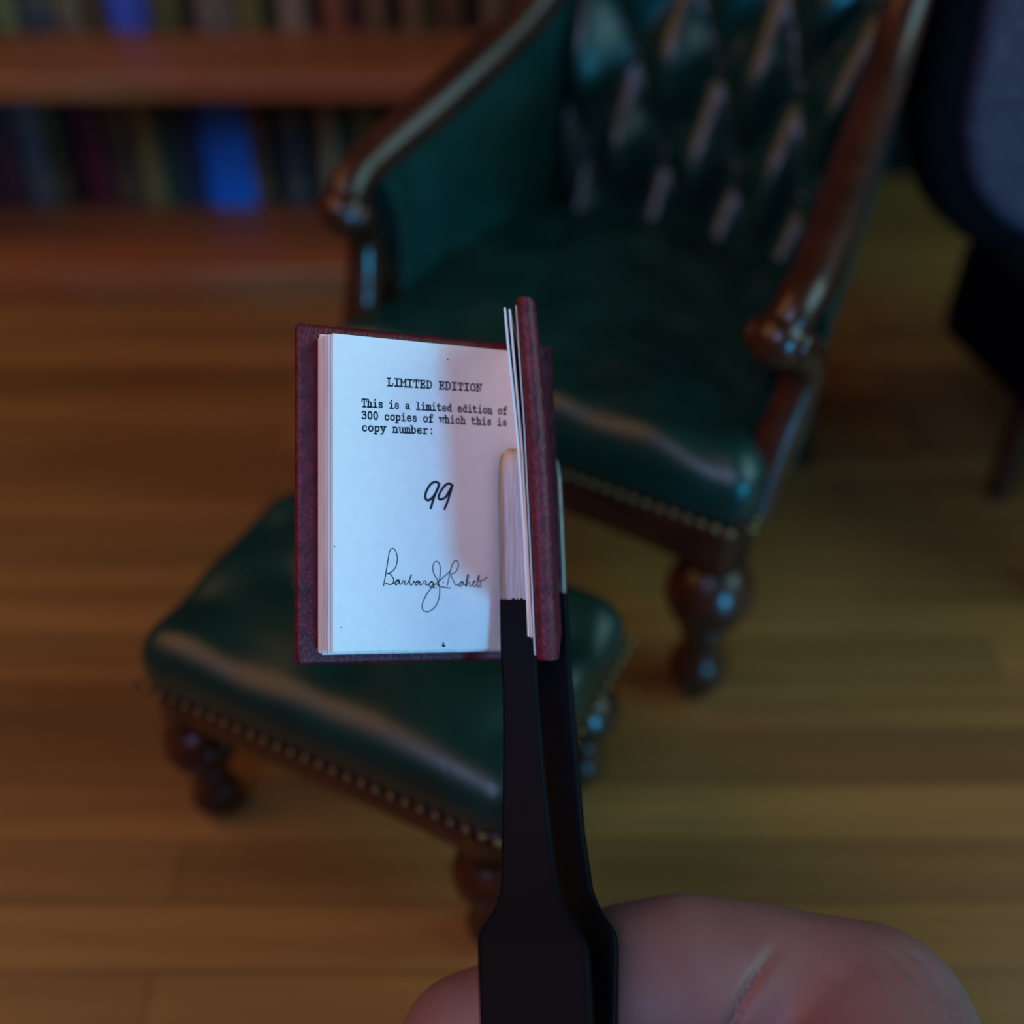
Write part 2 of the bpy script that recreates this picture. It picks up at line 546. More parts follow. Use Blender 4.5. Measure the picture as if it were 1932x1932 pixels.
RAIL = [(28.2, 6.0, 58.6), (28.8, 8.5, 61.4), (28.6, 15, 63), (26.6, 30, 66.5), (24.6, 45, 71), (23.4, 55, 78), (23, 61, 90), (22.5, 65, 102)]
SUPP = [(28.4, 7.0, 57.5), (29.6, 10, 55), (30.2, 11.5, 52), (29.8, 10.5, 48.0), (29.2, 8.5, 43), (28.6, 6, 35)]
for s in (-1, 1):
    rail = smooth_path(mir(RAIL, s), 5)
    n = len(rail)
    rr = [2.5 + 0.4 * math.sin(i / n * math.pi) for i in range(n)]
    MB().tube(rail, rr, 12, up=(s, 0, 0)).build('arm_rail', M_MAHOG, chair)
    sc_ = MB()
    sc_.ball((s * 28.2, 5.6, 58.6), 3.2, 14, 10, (1.0, 1.0, 1.0))
    sc_.tube([(s * (28.2 + 3.7 * k), 5.6, 58.6) for k in (-0.96, -0.8, 0.8, 0.96)], [1.1, 1.7, 1.7, 1.1], 10)
    sc_.build('arm_scroll', M_MAHOG, chair)
    sp = smooth_path(mir(SUPP, s), 5)
    MB().tube(sp, [2.9 - 0.5 * math.sin(i / len(sp) * math.pi) for i in range(len(sp))], 12, up=(s, 0, 0)).build('arm_support', M_MAHOG, chair)
    # upholstered panel between seat and rail
    NP, NZ = 22, 8
    grid = {}
    mb = MB()
    path = smooth_path(mir([(28.8, 12, 62), (28, 20, 64), (26.6, 30, 66.5), (24.6, 45, 71), (23.4, 55, 77.5)], s), 6)
    np_ = len(path)
    rings = []
    for i, q in enumerate(path):
        f = i / (np_ - 1)
        yb = 6 + 49 * f
        yb = max(yb, 6 + (12.5 - 6) * (1 - f))
        base = Vector((s * (28.6 - 7.5 * f), yb, 33.5))
        top = Vector((q[0], q[1], q[2]))
        ring = []
        for k in range(NZ + 1):
            g = k / NZ
            p = base.lerp(top, g)
            p.x += s * (1.6 + 1.2 * math.sin(g * math.pi))
            if f < 0.1:
                p.y += (1 - f * 10) * 2.6 * math.sin(g * math.pi)
            ring.append(p)
        for k in range(NZ, -1, -1):
            g = k / NZ
            p = base.lerp(top, g)
            p.x -= s * (1.6 + 0.9 * math.sin(g * math.pi))
            if f < 0.1:
                p.y += (1 - f * 10) * 2.6 * math.sin(g * math.pi)
            ring.append(p)
        rings.append(ring)
    mb.loft(rings)
    mb.build('arm_panel', M_LEATHER, chair)

# tufted back
A_, B_ = 6.6, 12.5


def back_pt(s, t):
    """s -1..1 across, t height in mm above 40"""
    w = 17.8 + 6.5 * min(1, t / 38) - 4.0 * max(0, (t - 45) / 20) ** 2
    x = s * w
    y = 51.5 + 0.20 * t - 5.5 * s * s + 0.0012 * t * t
    return Vector((x, y, 40 + t))


def tuft(x, t):
    p, q = x / A_ + t / B_ / 1.0, x / A_ - t / B_ / 1.0
    return (abs(math.sin(math.pi * p / 2 + math.pi / 4 * 0)) * abs(math.sin(math.pi * q / 2)) + 1e-6) ** 1.05


NS, NT = 72, 84
TMAX = 66.0
verts, faces = [], []
for j in range(NT + 1):
    t = TMAX * j / NT
    for i in range(NS + 1):
        s = -1 + 2 * i / NS
        p = back_pt(s, t)
        e = min(1, (1 - abs(s)) * 7) ** 0.5 * min(1, (TMAX - t) / 5 + 0.05) ** 0.5
        p.y -= (4.4 * tuft(s * 24, t) + 1.2 + wr(p, .5, .2)) * e
        verts.append(p)
front_n = len(verts)
for j in range(NT + 1):
    t = TMAX * j / NT
    for i in range(NS + 1):
        p = back_pt(-1 + 2 * i / NS, t)
        p.y += 4.5
        verts.append(p)
W_ = NS + 1
for j in range(NT):
    for i in range(NS):
        a = j * W_ + i
        faces.append((a, a + 1, a + W_ + 1, a + W_))
        a += front_n
        faces.append((a, a + W_, a + W_ + 1, a + 1))
for j in range(NT):
    for i in (0, NS):
        a = j * W_ + i
        faces.append((a, a + W_, a + W_ + front_n, a + front_n))
for i in range(NS):
    for j in (0, NT):
        a = j * W_ + i
        faces.append((a, a + 1, a + 1 + front_n, a + front_n))
mb = MB()
mb.add(verts, faces)
mb.build('tufted_back', M_LEATHER, chair)
for a in range(-6, 7):
    for b in range(-6, 14):
        # valleys cross where both sines vanish
        x, t = (a + b) * A_, (a - b) * B_
        if abs(x) < 22 and 4 < t < 62:
            p = back_pt(x / 24, t)
            MB().ball((p.x, p.y - 0.9, p.z), 1.0, 8, 6).build('tuft_button', M_LEATHER, chair)
crest = [(-22.6, 62, 88), (-22.6, 64, 94), (-22.0, 66.5, 101), (-17, 69.5, 107.5), (-8, 71, 110), (0, 71.4, 111.5), (8, 71, 110), (17, 69.5, 107.5), (22, 66.5, 101), (22.6, 64, 94), (22.6, 62, 88)]
cp = smooth_path(crest, 5)
MB().tube(cp, [2.6 + 1.2 * math.sin(math.pi * i / (len(cp) - 1)) for i in range(len(cp))], 10, up=(0, 1, 0)).build('crest_rail', M_MAHOG, chair)

# ------------------------------------------------------------------ matching ottoman
OT_ROT = math.radians(-26.5)
ott = thing('ottoman', 'green leather ottoman on turned mahogany legs in front of the armchair', 'ottoman', (-14.2, 87.6, 0), OT_ROT)


def ott_fn(p):
    z = p.z
    if p.z > 0:
        z += 1.6 * (1 - (p.x / 23) ** 2) * (1 - (p.y / 15.5) ** 2) + wr(p, 0.7, 0.11, 3)
        for (cx, cy) in ((-11, 0), (11, 0), (0, -6.5), (0, 6.5), (-20, -7), (20, -7), (-20, 7), (20, 7)):
            r2 = (p.x - cx) ** 2 + (p.y - cy) ** 2
            z -= 1.2 * math.exp(-r2 / 9)
    elif p.y < -10 or True:
        pass
    return Vector((p.x, p.y, z + 28.6))


MB().rbox((23.8, 15.5, 4.6), 3.8, ott_fn, n=(30, 22, 2), k=4).build('cushion', M_LEATHER, ott)
for (cx, cy) in ((-11, 0), (11, 0), (0, -6.5), (0, 6.5)):
    MB().ball((cx, cy, 32.9), 0.9, 8, 6).build('cushion_button', M_LEATHER, ott)
apron(-21.5, 21.5, -13.2, -13.2, 19, 25, 1.4).build('apron', M_MAHOG, ott)
apron(-21.5, 21.5, 13.2, 13.2, 19, 25, 1.4).build('apron', M_MAHOG, ott)
apron(-20.8, -20.8, -13, 13, 19, 25, 1.0).build('apron', M_MAHOG, ott)
apron(20.8, 20.8, -13, 13, 19, 25, 1.0).build('apron', M_MAHOG, ott)
nails([(-23.7, 15.3, 25.4), (-23.7, -15.3, 25.4), (23.7, -15.3, 25.4), (23.7, 15.3, 25.4), (-23.7, 15.3, 25.4)], 0.55).build('nailhead_trim', M_BRASS, ott)
OLEG = [(z * 0.72, r * 0.78) for z, r in LEGP]
for sx in (-1, 1):
    for sy in (-1, 1):
        MB().lathe(OLEG, (sx * 19.6, sy * 12.2, 0), 16).build('leg', M_MAHOG, ott)

# ------------------------------------------------------------------ dark chair with woven back, at the right
CR = math.radians(16)
dk = thing('upholstered_chair', 'dark chair with a rounded grey woven fabric back right of the armchair', 'chair', (96, 160.5, 0), CR)


def pad_outline(w, h, r, n=8):
    pts = []
    for cx, cz, a0 in ((w - r, h - r, 0), (-w + r, h - r, 90), (-w + r, -h + r, 180), (w - r, -h + r, 270)):
        for k in range(n + 1):
            a = math.radians(a0 + 90 * k / n)
            pts.append((cx + r * math.cos(a), cz + r * math.sin(a)))
    return pts


def slab(w, h, r, yc, th, zc, edge, lean=0.0):
    mb = MB()
    rings = []
    for ins, y in ((edge, -th / 2), (edge * .3, -th / 2 + edge * .3), (0, -th / 2 + edge), (0, th / 2 - edge), (edge * .3, th / 2 - edge * .3), (edge, th / 2)):
        rings.append([Vector((x * (1 - ins / w), yc + y + lean * (z + h), zc + z * (1 - ins / h))) for x, z in pad_outline(w, h, r)])
    mb.loft(rings)
    return mb


slab(40, 38, 26, 6, 9, 75, 3.0, 0.10).build('back_frame', M_PAD, dk)
slab(35, 34, 23, 1.6, 4, 75, 1.6, 0.10).build('woven_panel', M_TWEED, dk)
MB().rbox((31, 25, 9.5), 4, n=(6, 6, 1), k=3, mat=Matrix.Translation((5, -16, 31))).build('seat', M_PAD, dk)
for sx in (-1, 1):
    MB().lathe([(22, 2.8), (12, 2.6), (8, 3.4), (5, 3.8), (2, 3.0), (0, 2.6)], (4 + sx * 25, -34, 0), 12).build('leg', M_MAHOG, dk)
    MB().lathe([(24, 2.8), (12, 2.3), (0, 2.0)], (4 + sx * 23, -10, 0), 12).build('leg', M_MAHOG, dk)

# ------------------------------------------------------------------ the miniature book
BL, BR_, TL = c2w(-13.83, -10.8, 90), c2w(2.4, -11.36, 97.6), c2w(-13.83, 13.83, 90)
ET = (BR_ - BL).normalized()
EY = (TL - BL).normalized()
EN = ET.cross(EY).normalized()
PW, PH = 17.9, 24.6


def bp(a, b, c=0.0):
    return BL + ET * a + EY * b + EN * c


def on_page(u, v):
    d = FW + RT * ((u - 966) / F) - UP * ((v - 966) / F)
    k = (BL - EYE).dot(EN) / d.dot(EN)
    q = EYE + d * k - BL
    # solve q = a ET + b EY
    m = ET.dot(EY)
    qa, qb = q.dot(ET), q.dot(EY)
    return ((qa - m * qb) / (1 - m * m), (qb - m * qa) / (1 - m * m))


BKO = bp(PW, 0, -3)
bk = thing('miniature_book', 'tiny open burgundy leather book gripped by black tweezers, page reading limited edition', 'book', BKO)


def page_slab(mb, a0, a1, b0, b1, c0, c1, r=0.03, n=(1, 1, 1)):
    M = Matrix(((ET.x, EY.x, EN.x, 0), (ET.y, EY.y, EN.y, 0), (ET.z, EY.z, EN.z, 0), (0, 0, 0, 1)))
    ctr = bp((a0 + a1) / 2, (b0 + b1) / 2, (c0 + c1) / 2)
    mb.rbox(((a1 - a0) / 2, (b1 - b0) / 2, (c1 - c0) / 2), r, n=n, mat=Matrix.Translation(ctr) @ M)


# top leaf with the print, then the block of leaves under it, slightly fanned
mb = MB()
page_slab(mb, 0, PW, 0, PH, -0.10, 0)
mb.build('printed_page', M_PAPER, bk, BKO)
mb = MB()
rs = random.Random(3)
c = -0.12
lay = [(-0.10, 0.22), (-0.28, 0.10), (-0.20, 0.30), (-0.42, 0.16), (-0.36, 0.30), (-0.52, 0.18), (-0.44, 0.34), (-0.60, 0.22), (-0.55, 0.42)]
for off, th in lay:
    page_slab(mb, off * .9, PW, -0.10 - rs.random() * .28, PH - 0.02 - rs.random() * .12, c - th, c)
    c -= th + 0.012
mb.build('page_block', M_EDGE, bk, BKO)
CB = c - 0.04
# back board
mb = MB()
page_slab(mb, -2.15, PW - 0.3, -1.30, PH + 1.02, CB - 1.15, CB, 0.42, n=(8, 10, 1))
mb.build('cover_board', M_BURG, bk, BKO)
mb = MB()
page_slab(mb, -0.35, PW - 0.4, -0.25, PH + 0.25, CB - 0.02, CB + 0.035, 0.02)
mb.build('endpaper', M_EDGE, bk, BKO)

# the front board and two loose leaves stand up towards the viewer
def upright(stations, zf, zb, shift, name, material, r_edge, bulge=0.0):
    """stations: (v, u_inner, u_outer) of the fore-edge, zf depth of the fore-edge, zb depth at the hinge"""
    rings = []
    n = 12
    for (v, ui, uo) in stations:
        A, B = at(ui, v, zf), at(uo, v, zf)
        wv = B - A
        # the hinge end lies straight behind the fore-edge
        back = at((ui + uo) / 2, v, zf)
        Xb = (((ui + uo) / 2 + shift) - 966) / F * zb
        Yb = -(v - 966) / F * zf * 0.985 + 0.25
        ctr_b = c2w(Xb, Yb, zb)
        ctr_f = (A + B) / 2
        d = (ctr_b - ctr_f).normalized()
        hw = wv.length / 2
        wn = wv.normalized()
        ring = []
        for k in range(7):
            a = math.pi * k / 6
            ring.append(ctr_f - wn * (hw * math.cos(a)) + d * (r_edge * (1 - math.sin(a))))
        ring += [ctr_f.lerp(ctr_b, .5) + wn * hw + wn * bulge, ctr_b + wn * hw, ctr_b - wn * hw, ctr_f.lerp(ctr_b, .5) - wn * hw + wn * bulge]
        rings.append(ring)
    return MB().loft(rings).build(name, material, bk, BKO)


upright([(560, 976, 1004), (566, 974, 1010), (600, 975, 1013), (700, 983, 1022), (800, 990, 1031), (900, 995, 1037), (1000, 1000, 1042), (1100, 1005, 1047), (1200, 1009, 1053), (1238, 1011, 1055), (1246, 1014, 1053)],
        85.5, 100.6, 8, 'cover_board', M_BURG, 0.75)
upright([(576, 972.5, 975), (700, 980.5, 983), (800, 987.5, 990), (900, 992.5, 995), (1000, 997.5, 1000), (1100, 1002, 1005), (1200, 1006, 1009), (1236, 1008, 1011)], 86.0, 100.3, 9, 'endpaper', M_EDGE, 0.05)
upright([(583, 959.5, 963.5), (660, 966, 970), (740, 973, 977), (840, 982, 986), (1000, 991, 995), (1130, 997, 1001), (1203, 1001, 1005)], 86.4, 99.0, 10, 'leaf', M_PAPER, 0.05)
upright([(580, 950, 954), (660, 957, 961.5), (740, 965, 970), (840, 975, 980), (1000, 986, 991), (1130, 992.5, 997.5), (1201, 995.5, 1000)], 86.4, 98.6, 12, 'leaf', M_PAPER, 0.05)
# spine joining the two boards behind the leaves
rings = []
for b in (-1.2, 3, 8, 13, 18, 23, PH + 1.1):
    y = -11.3 + (b) * 1.0
    P0 = bp(PW - 0.4, b, CB - 0.3)
    P0b = bp(PW - 0.4, b, CB - 1.15)
    hx = (1022 + (PH - b) * 0.9 - 966) / F * 100.8
    vtop = -(966 - 966)
    P1 = c2w(hx + 0.9, (P0 - EYE).dot(UP), 100.7)
    P1b = c2w(hx + 0.7, (P0 - EYE).dot(UP), 101.6)
    m1 = P0.lerp(P1, .5) + FW * 0.5
    m1b = P0b.lerp(P1b, .5) + FW * 0.7
    rings.append([P0, m1, P1, P1b, m1b, P0b])
MB().loft(rings).build('spine', M_BURG, bk, BKO)

# ---- printed text: a slab-serif typewriter alphabet drawn stroke by stroke


def ell(cx, cy, rx, ry, n=14):
    return [(cx + rx * math.sin(2 * math.pi * k / n), cy + ry * math.cos(2 * math.pi * k / n)) for k in range(n + 1)]


GL = {
    'L': [[(.6, 6), (3, 6)], [(1.7, 6), (1.7, 0)], [(.6, 0), (5.1, 0), (5.1, 1.7)]],
    'I': [[(1.2, 6), (4.8, 6)], [(3, 6), (3, 0)], [(1.2, 0), (4.8, 0)]],
    'M': [[(.2, 0), (1.9, 0)], [(4.1, 0), (5.8, 0)], [(.2, 6), (1.1, 6), (3, 2.4), (4.9, 6), (5.8, 6)], [(1, 6), (1, 0)], [(5, 6), (5, 0)]],
    'T': [[(.7, 4.5), (.7, 6), (5.3, 6), (5.3, 4.5)], [(3, 6), (3, 0)], [(1.8, 0), (4.2, 0)]],
    'E': [[(.7, 0), (5.1, 0), (5.1, 1.6)], [(.7, 6), (5, 6), (5, 4.5)], [(1.7, 0), (1.7, 6)], [(1.7, 3.1), (3.7, 3.1)], [(3.7, 2.4), (3.7, 3.8)]],
    'D': [[(.6, 0), (3.2, 0), (4.6, .9), (5.2, 3), (4.6, 5.1), (3.2, 6), (.6, 6)], [(1.6, 0), (1.6, 6)]],
    'O': [ell(3, 3, 2.2, 3.05)],
    'N': [[(.4, 6), (1.4, 6), (4.7, .1), (4.7, 6)], [(1.4, 6), (1.4, 0)], [(.4, 0), (2.4, 0)], [(3.7, 6), (5.6, 6)]],
    'h': [[(.6, 6.2), (1.5, 6.2), (1.5, 0)], [(1.5, 3.2), (2.4, 4.1), (3.6, 4.1), (4.4, 3.3), (4.4, 0)], [(.6, 0), (2.4, 0)], [(3.6, 0), (5.3, 0)]],
    'i': [[(1.5, 4.1), (3, 4.1), (3, 0)], [(1.3, 0), (4.7, 0)], [(3, 5.7), (3, 6.1)]],
    's': [[(4.5, 3.2), (4.3, 3.9), (3, 4.2), (1.8, 3.9), (1.4, 3.2), (1.9, 2.5), (3, 2.2), (4.2, 1.8), (4.7, 1.1), (4.2, .2), (3, 0), (1.8, .2), (1.3, 1)]],
    'a': [[(1.4, 3.6), (2.2, 4.2), (3.4, 4.2), (4.2, 3.5), (4.2, .4), (5.2, 0)], [(4.2, 2.4), (2.6, 2.4), (1.4, 1.8), (1.1, 1), (1.6, .2), (2.6, 0), (3.6, .4), (4.2, 1.2)]],
    'l': [[(1.5, 6.2), (3, 6.2), (3, 0)], [(1.3, 0), (4.7, 0)]],
    'm': [[(.1, 4.1), (.9, 4.1), (.9, 0)], [(.9, 3.3), (1.7, 4.2), (2.6, 4.2), (3, 3.5), (3, 0)], [(3, 3.3), (3.8, 4.2), (4.7, 4.2), (5.1, 3.4), (5.1, 0)], [(.1, 0), (1.6, 0)], [(2.6, 0), (3.6, 0)], [(4.7, 0), (5.9, 0)]],
    't': [[(2.2, 5.6), (2.2, .8), (2.8, 0), (3.9, 0), (4.8, .6)], [(.9, 4.1), (4.4, 4.1)]],
    'e': [[(1.2, 2.2), (4.8, 2.2), (4.6, 3.4), (3.8, 4.2), (2.4, 4.2), (1.4, 3.4), (1.1, 2.1), (1.4, .9), (2.3, 0), (3.7, 0), (4.7, .7)]],
    'd': [[(3.3, 6.2), (4.3, 6.2), (4.3, 0), (5.3, 0)], [(4.3, 3), (3.6, 4), (2.4, 4.1), (1.3, 3.2), (1.0, 2), (1.3, .8), (2.4, 0), (3.6, .2), (4.3, 1.1)]],
    'o': [ell(3, 2.1, 2.0, 2.1)],
    'f': [[(5.0, 5.8), (4.2, 6.3), (3.2, 6.2), (2.6, 5.4), (2.6, 0)], [(1.0, 4.1), (4.5, 4.1)], [(1.2, 0), (4.2, 0)]],
    'c': [[(4.6, 3.0), (4.4, 3.9), (3, 4.2), (1.8, 3.8), (1.0, 2.1), (1.7, .4), (3, 0), (4.2, .3), (4.8, 1)]],
    'p': [[(.5, 4.1), (1.5, 4.1), (1.5, -1.8)], [(1.5, 3), (2.4, 4.1), (3.6, 4.1), (4.7, 3.2), (5.0, 2), (4.6, .9), (3.6, 0), (2.4, .1), (1.5, 1)], [(.5, -1.8), (2.7, -1.8)]],
    'w': [[(1, 4.1), (1.9, 0), (3, 3.4), (4.1, 0), (5, 4.1)], [(.2, 4.1), (1.9, 4.1)], [(4.1, 4.1), (5.8, 4.1)]],
    'y': [[(1.1, 4.1), (3.1, 0)], [(4.9, 4.1), (2.6, -1.2), (1.8, -1.8), (.9, -1.8)], [(.4, 4.1), (2.1, 4.1)], [(3.9, 4.1), (5.6, 4.1)]],
    'n': [[(.6, 4.1), (1.5, 4.1), (1.5, 0)], [(1.5, 3.2), (2.4, 4.1), (3.6, 4.1), (4.4, 3.3), (4.4, 0)], [(.6, 0), (2.4, 0)], [(3.6, 0), (5.3, 0)]],
    'u': [[(.6, 4.1), (1.5, 4.1), (1.5, .9), (2.2, 0), (3.4, 0), (4.4, .9)], [(3.5, 4.1), (4.4, 4.1), (4.4, 0), (5.3, 0)]],
    'b': [[(.5, 6.2), (1.5, 6.2), (1.5, 0)], [(1.5, 3), (2.4, 4.1), (3.6, 4.1), (4.7, 3.2), (5.0, 2), (4.6, .9), (3.6, 0), (2.4, .1), (1.5, 1)]],
    'r': [[(.7, 4.1), (2, 4.1), (2, 0)], [(2, 2.8), (3, 4), (4, 4.2), (4.9, 3.5)], [(.7, 0), (3.8, 0)]],
    ':': [[(3, 3.5), (3, 3.9)], [(3, .2), (3, .6)]],
    '3': [[(1.2, 5.2), (2, 6), (3.6, 6), (4.5, 5.2), (4.4, 4), (3.4, 3.3), (2.4, 3.3)], [(3.4, 3.3), (4.6, 2.6), (4.8, 1.4), (4.2, .3), (2.8, 0), (1.6, .2), (1.0, .9)]],
    '0': [ell(3, 3, 1.9, 3.05)],
}


def text_line(mb, s, p0, p1, size, w, jit=0.0):
    """characters of s spread from pixel p0 (left of first cell, baseline) to p1 (right of last cell)"""
    a0, b0 = on_page(*p0)
    a1, b1 = on_page(*p1)
    d = Vector((a1 - a0, b1 - b0, 0))
    pitch = d.length / len(s)
    dx = d.normalized()
    dy = Vector((-dx.y, dx.x, 0))
    sx = pitch / 6.0
    for i, ch in enumerate(s):
        if ch == ' ':
            continue
        for st in GL[ch]:
            pts = []
            for (x, y) in st:
                q = Vector((a0, b0, 0)) + dx * ((i * 6 + x) * sx) + dy * (y * size / 6.0)
                pts.append(bp(q.x, q.y))
            mb.ribbon(pts, w, EN, 0.012)


mb = MB()
text_line(mb, 'LIMITED EDITION', (730.5, 727.5), (909.5, 738.5), 0.57, 0.118)
text_line(mb, 'This is a limited edition of', (682, 767), (957.5, 782), 0.58, 0.118)
text_line(mb, '300 copies of which this is', (682, 790), (957, 803.5), 0.58, 0.118)
text_line(mb, 'copy number:', (682, 813), (819.5, 819), 0.58, 0.118)
mb.build('printed_text', M_INK, bk, BKO)


def pen(mb, strokes, w, k=5):
    for st in strokes:
        pts = smooth_path([(520 + x / 3.22, 880 + y / 3.22) for x, y in st], k)
        mb.ribbon([bp(*on_page(*p)) for p in pts], w, EN, 0.014)


mb = MB()
pen(mb, [[(992, 104), (972, 94), (942, 108), (914, 155), (910, 193), (930, 205), (960, 180), (984, 138), (993, 108)], [(990, 120), (962, 188), (943, 252)],
         [(1072, 114), (1048, 104), (1018, 128), (992, 175), (996, 200), (1030, 188), (1058, 145), (1074, 115)], [(1070, 130), (1045, 210), (1026, 258)]], 0.205)
mb.build('handwritten_number', M_PEN, bk, BKO)
mb = MB()
pen(mb, [[(655, 726), (668, 660), (682, 570), (692, 518), (706, 499), (724, 506), (739, 550), (733, 600), (710, 638), (678, 652), (692, 652), (710, 672), (717, 696), (700, 718), (668, 710)],
         [(715, 712), (732, 700), (748, 692), (738, 690), (726, 706), (732, 722), (748, 702), (752, 690), (752, 714), (766, 712), (776, 694), (786, 698), (782, 714), (796, 716), (812, 690), (826, 660), (820, 668), (813, 700), (822, 722), (836, 708), (838, 694),
          (846, 706), (868, 698), (860, 696), (848, 712), (856, 722), (872, 702), (876, 698), (876, 718), (890, 716), (902, 696), (914, 700), (910, 716), (922, 720), (940, 706), (954, 702), (942, 700), (932, 720), (942, 734), (958, 708), (960, 706), (958, 736), (975, 738)],
         [(985, 724), (998, 670), (1000, 610), (986, 580), (968, 580), (955, 605), (960, 650), (982, 690), (996, 740), (992, 800), (972, 848), (938, 878), (908, 880), (890, 862), (896, 820), (925, 765), (968, 718), (1000, 690), (1040, 655), (1063, 634)],
         [(1042, 722), (1052, 680), (1068, 610), (1084, 578), (1102, 572), (1110, 598), (1098, 636), (1066, 660), (1072, 676), (1084, 704), (1096, 722), (1112, 716)],
         [(982, 718), (1008, 732), (1060, 740)],
         [(1112, 716), (1128, 704), (1140, 702), (1128, 700), (1114, 718), (1122, 730), (1138, 706), (1142, 722), (1154, 716), (1168, 684), (1172, 660), (1164, 664), (1158, 700), (1158, 730), (1168, 706), (1178, 706), (1180, 728), (1192, 722), (1206, 706), (1210, 696), (1202, 698), (1198, 716), (1206, 730), (1220, 718),
          (1232, 684), (1238, 660), (1230, 672), (1224, 710), (1228, 732), (1240, 726), (1245, 704), (1238, 694), (1252, 694), (1270, 684), (1286, 672)],
         [(1016, 704), (1020, 707)], [(1247, 731), (1250, 733)]], 0.082)
mb.build('signature', M_PEN, bk, BKO)
mb = MB()
pen(mb, [[(1018, 1074), (1019, 1084), (1020, 1092)], [(1014, 1088), (1026, 1089)]], 0.13)
pen(mb, [[(1044, 476 - 1127), (1046, 478 - 1127)]], 0.11)
pen(mb, [[(358, 486), (359, 488)], [(1365, 668), (1367, 670)], [(398, 978), (399, 979)]], 0.07)
mb.build('ink_speck', M_INK, bk, BKO)

# ------------------------------------------------------------------ tweezers
TWO = at(1000, 1932, 82)
tw = thing('tweezers', 'black coated flat-tipped tweezers with bare steel tips gripping the tiny book', 'tweezers', TWO)


def arm_rings(stations, th, tilt, jag=0.0, grow=0.0, npts=6, bev=0.07):
    """stations: v, u_left, u_right, z at the left edge; th thickness; tilt: how much nearer the right edge is, per mm of width"""
    rings = []
    pts = []
    for (v, ul, ur, z) in stations:
        L = at(ul, v, z)
        w = (ur - ul) / F * z
        R = at(ur, v, z - w * tilt)
        pts.append((L, R))
    n = len(pts)
    for i, (L, R) in enumerate(pts):
        d = (pts[min(i + 1, n - 1)][0] - pts[max(i - 1, 0)][0]).normalized()
        x = (R - L).normalized()
        nrm = x.cross(d).normalized()
        if nrm.dot(FW) < 0:
            nrm = -nrm                       # away from the viewer
        c = bev
        g = grow
        ring = []
        for k in range(npts):
            f = k / (npts - 1)
            ring.append(L.lerp(R, f) + x * (c * (1 - 2 * f)) - nrm * g)
        ring += [R + nrm * c + x * g, R + nrm * (th - c) + x * g]
        for k in range(npts):
            f = 1 - k / (npts - 1)
            ring.append(L.lerp(R, f) + x * (c * (1 - 2 * f)) + nrm * (th + g))
        ring += [L + nrm * (th - c) - x * g, L + nrm * c - x * g]
        if jag and i == 0:
            ring = [p + d * (jag * random.uniform(-1, 1)) for p in ring]
        rings.append(ring)
    return rings


def extend(stations, dv_list):
    return stations + dv_list


SA = [(846, 958, 985, 95.1), (850, 951, 994, 95.08), (858, 945, 999, 95.05), (870, 942, 1002, 95.0), (900, 940, 1004, 94.95), (1000, 941, 1005.5, 94.8), (1080, 941.5, 1007, 94.7), (1131, 942.5, 1008, 94.6)]
SA2 = [(1131, 942.5, 1008, 94.6), (1160, 943, 1008.5, 94.5), (1204, 943.5, 1009, 94.35), (1245, 944.5, 1010, 94.1), (1300, 948.5, 1012, 93.5), (1412, 949, 1021, 91.9), (1520, 948, 1031, 90.1), (1600, 946.5, 1040, 88.6),
       (1666, 944.5, 1048, 87.3), (1700, 938.5, 1060.5, 86.6), (1722, 928, 1072.5, 86.1), (1746, 911, 1087, 85.7), (1760, 904, 1096, 85.4), (1772, 901.5, 1102, 85.1), (1790, 901, 1106.5, 84.7), (1830, 902, 1109.5, 83.9), (1932, 905, 1115, 81.8),
       (2100, 910, 1126, 78.6), (2400, 922, 1150, 73.0), (2800, 950, 1170, 66.5), (3300, 985, 1180, 59.5)]
tip_a = MB().loft(arm_rings(SA, 0.62, 0.30))
random.seed(21)
arm_a = MB().loft(arm_rings(SA2, 0.72, 0.30, jag=0.16, grow=0.035, npts=26, bev=0.15)).build('arm', M_BLACK, tw, TWO)
t_ = tip_a.build('steel_tip', M_STEEL, None, TWO)
t_.parent = arm_a
t_.location = (0, 0, 0)
t_['label'] = 'bare brushed steel tip'

SB = [(860, 1020, 1044, 103.2), (866, 1014, 1050, 103.15), (880, 1011, 1053, 103.1), (905, 1008, 1056, 102.9), (986, 1006, 1060, 102.4), (1060, 1005, 1063, 101.9), (1118, 1005, 1065, 101.6)]
SB2 = [(1118, 1005, 1065, 101.6), (1180, 1006, 1069, 101.0), (1260, 1008, 1073, 100.2), (1404, 1012, 1084, 98.4), (1564, 1014, 1097, 96.0), (1677, 1012, 1113, 94.2), (1702, 1006, 1124, 93.8), (1728, 990, 1139, 93.3), (1746, 980, 1151, 93.0), (1760, 975, 1157, 92.8), (1780, 973, 1160.5, 92.5), (1811, 973, 1161, 92.0), (1932, 976, 1158, 90.0),
       (2100, 976, 1158, 86.0), (2400, 970, 1165, 78.6), (2800, 970, 1176, 69.2), (3300, 990, 1182, 60.4)]
tip_b = MB().loft(arm_rings(SB, 0.6, 0.42))
arm_b = MB().loft(arm_rings(SB2, 0.85, 0.42, jag=0.05, grow=0.035, npts=26, bev=0.15)).build('arm', M_BLACK, tw, TWO)
t_ = tip_b.build('steel_tip', M_STEEL, None, TWO)
t_.parent = arm_b
t_.location = (0, 0, 0)
t_['label'] = 'bare brushed steel tip'

# ------------------------------------------------------------------ the hand
HO = Vector((40, -95, 50))
hand_me = bmesh.new()


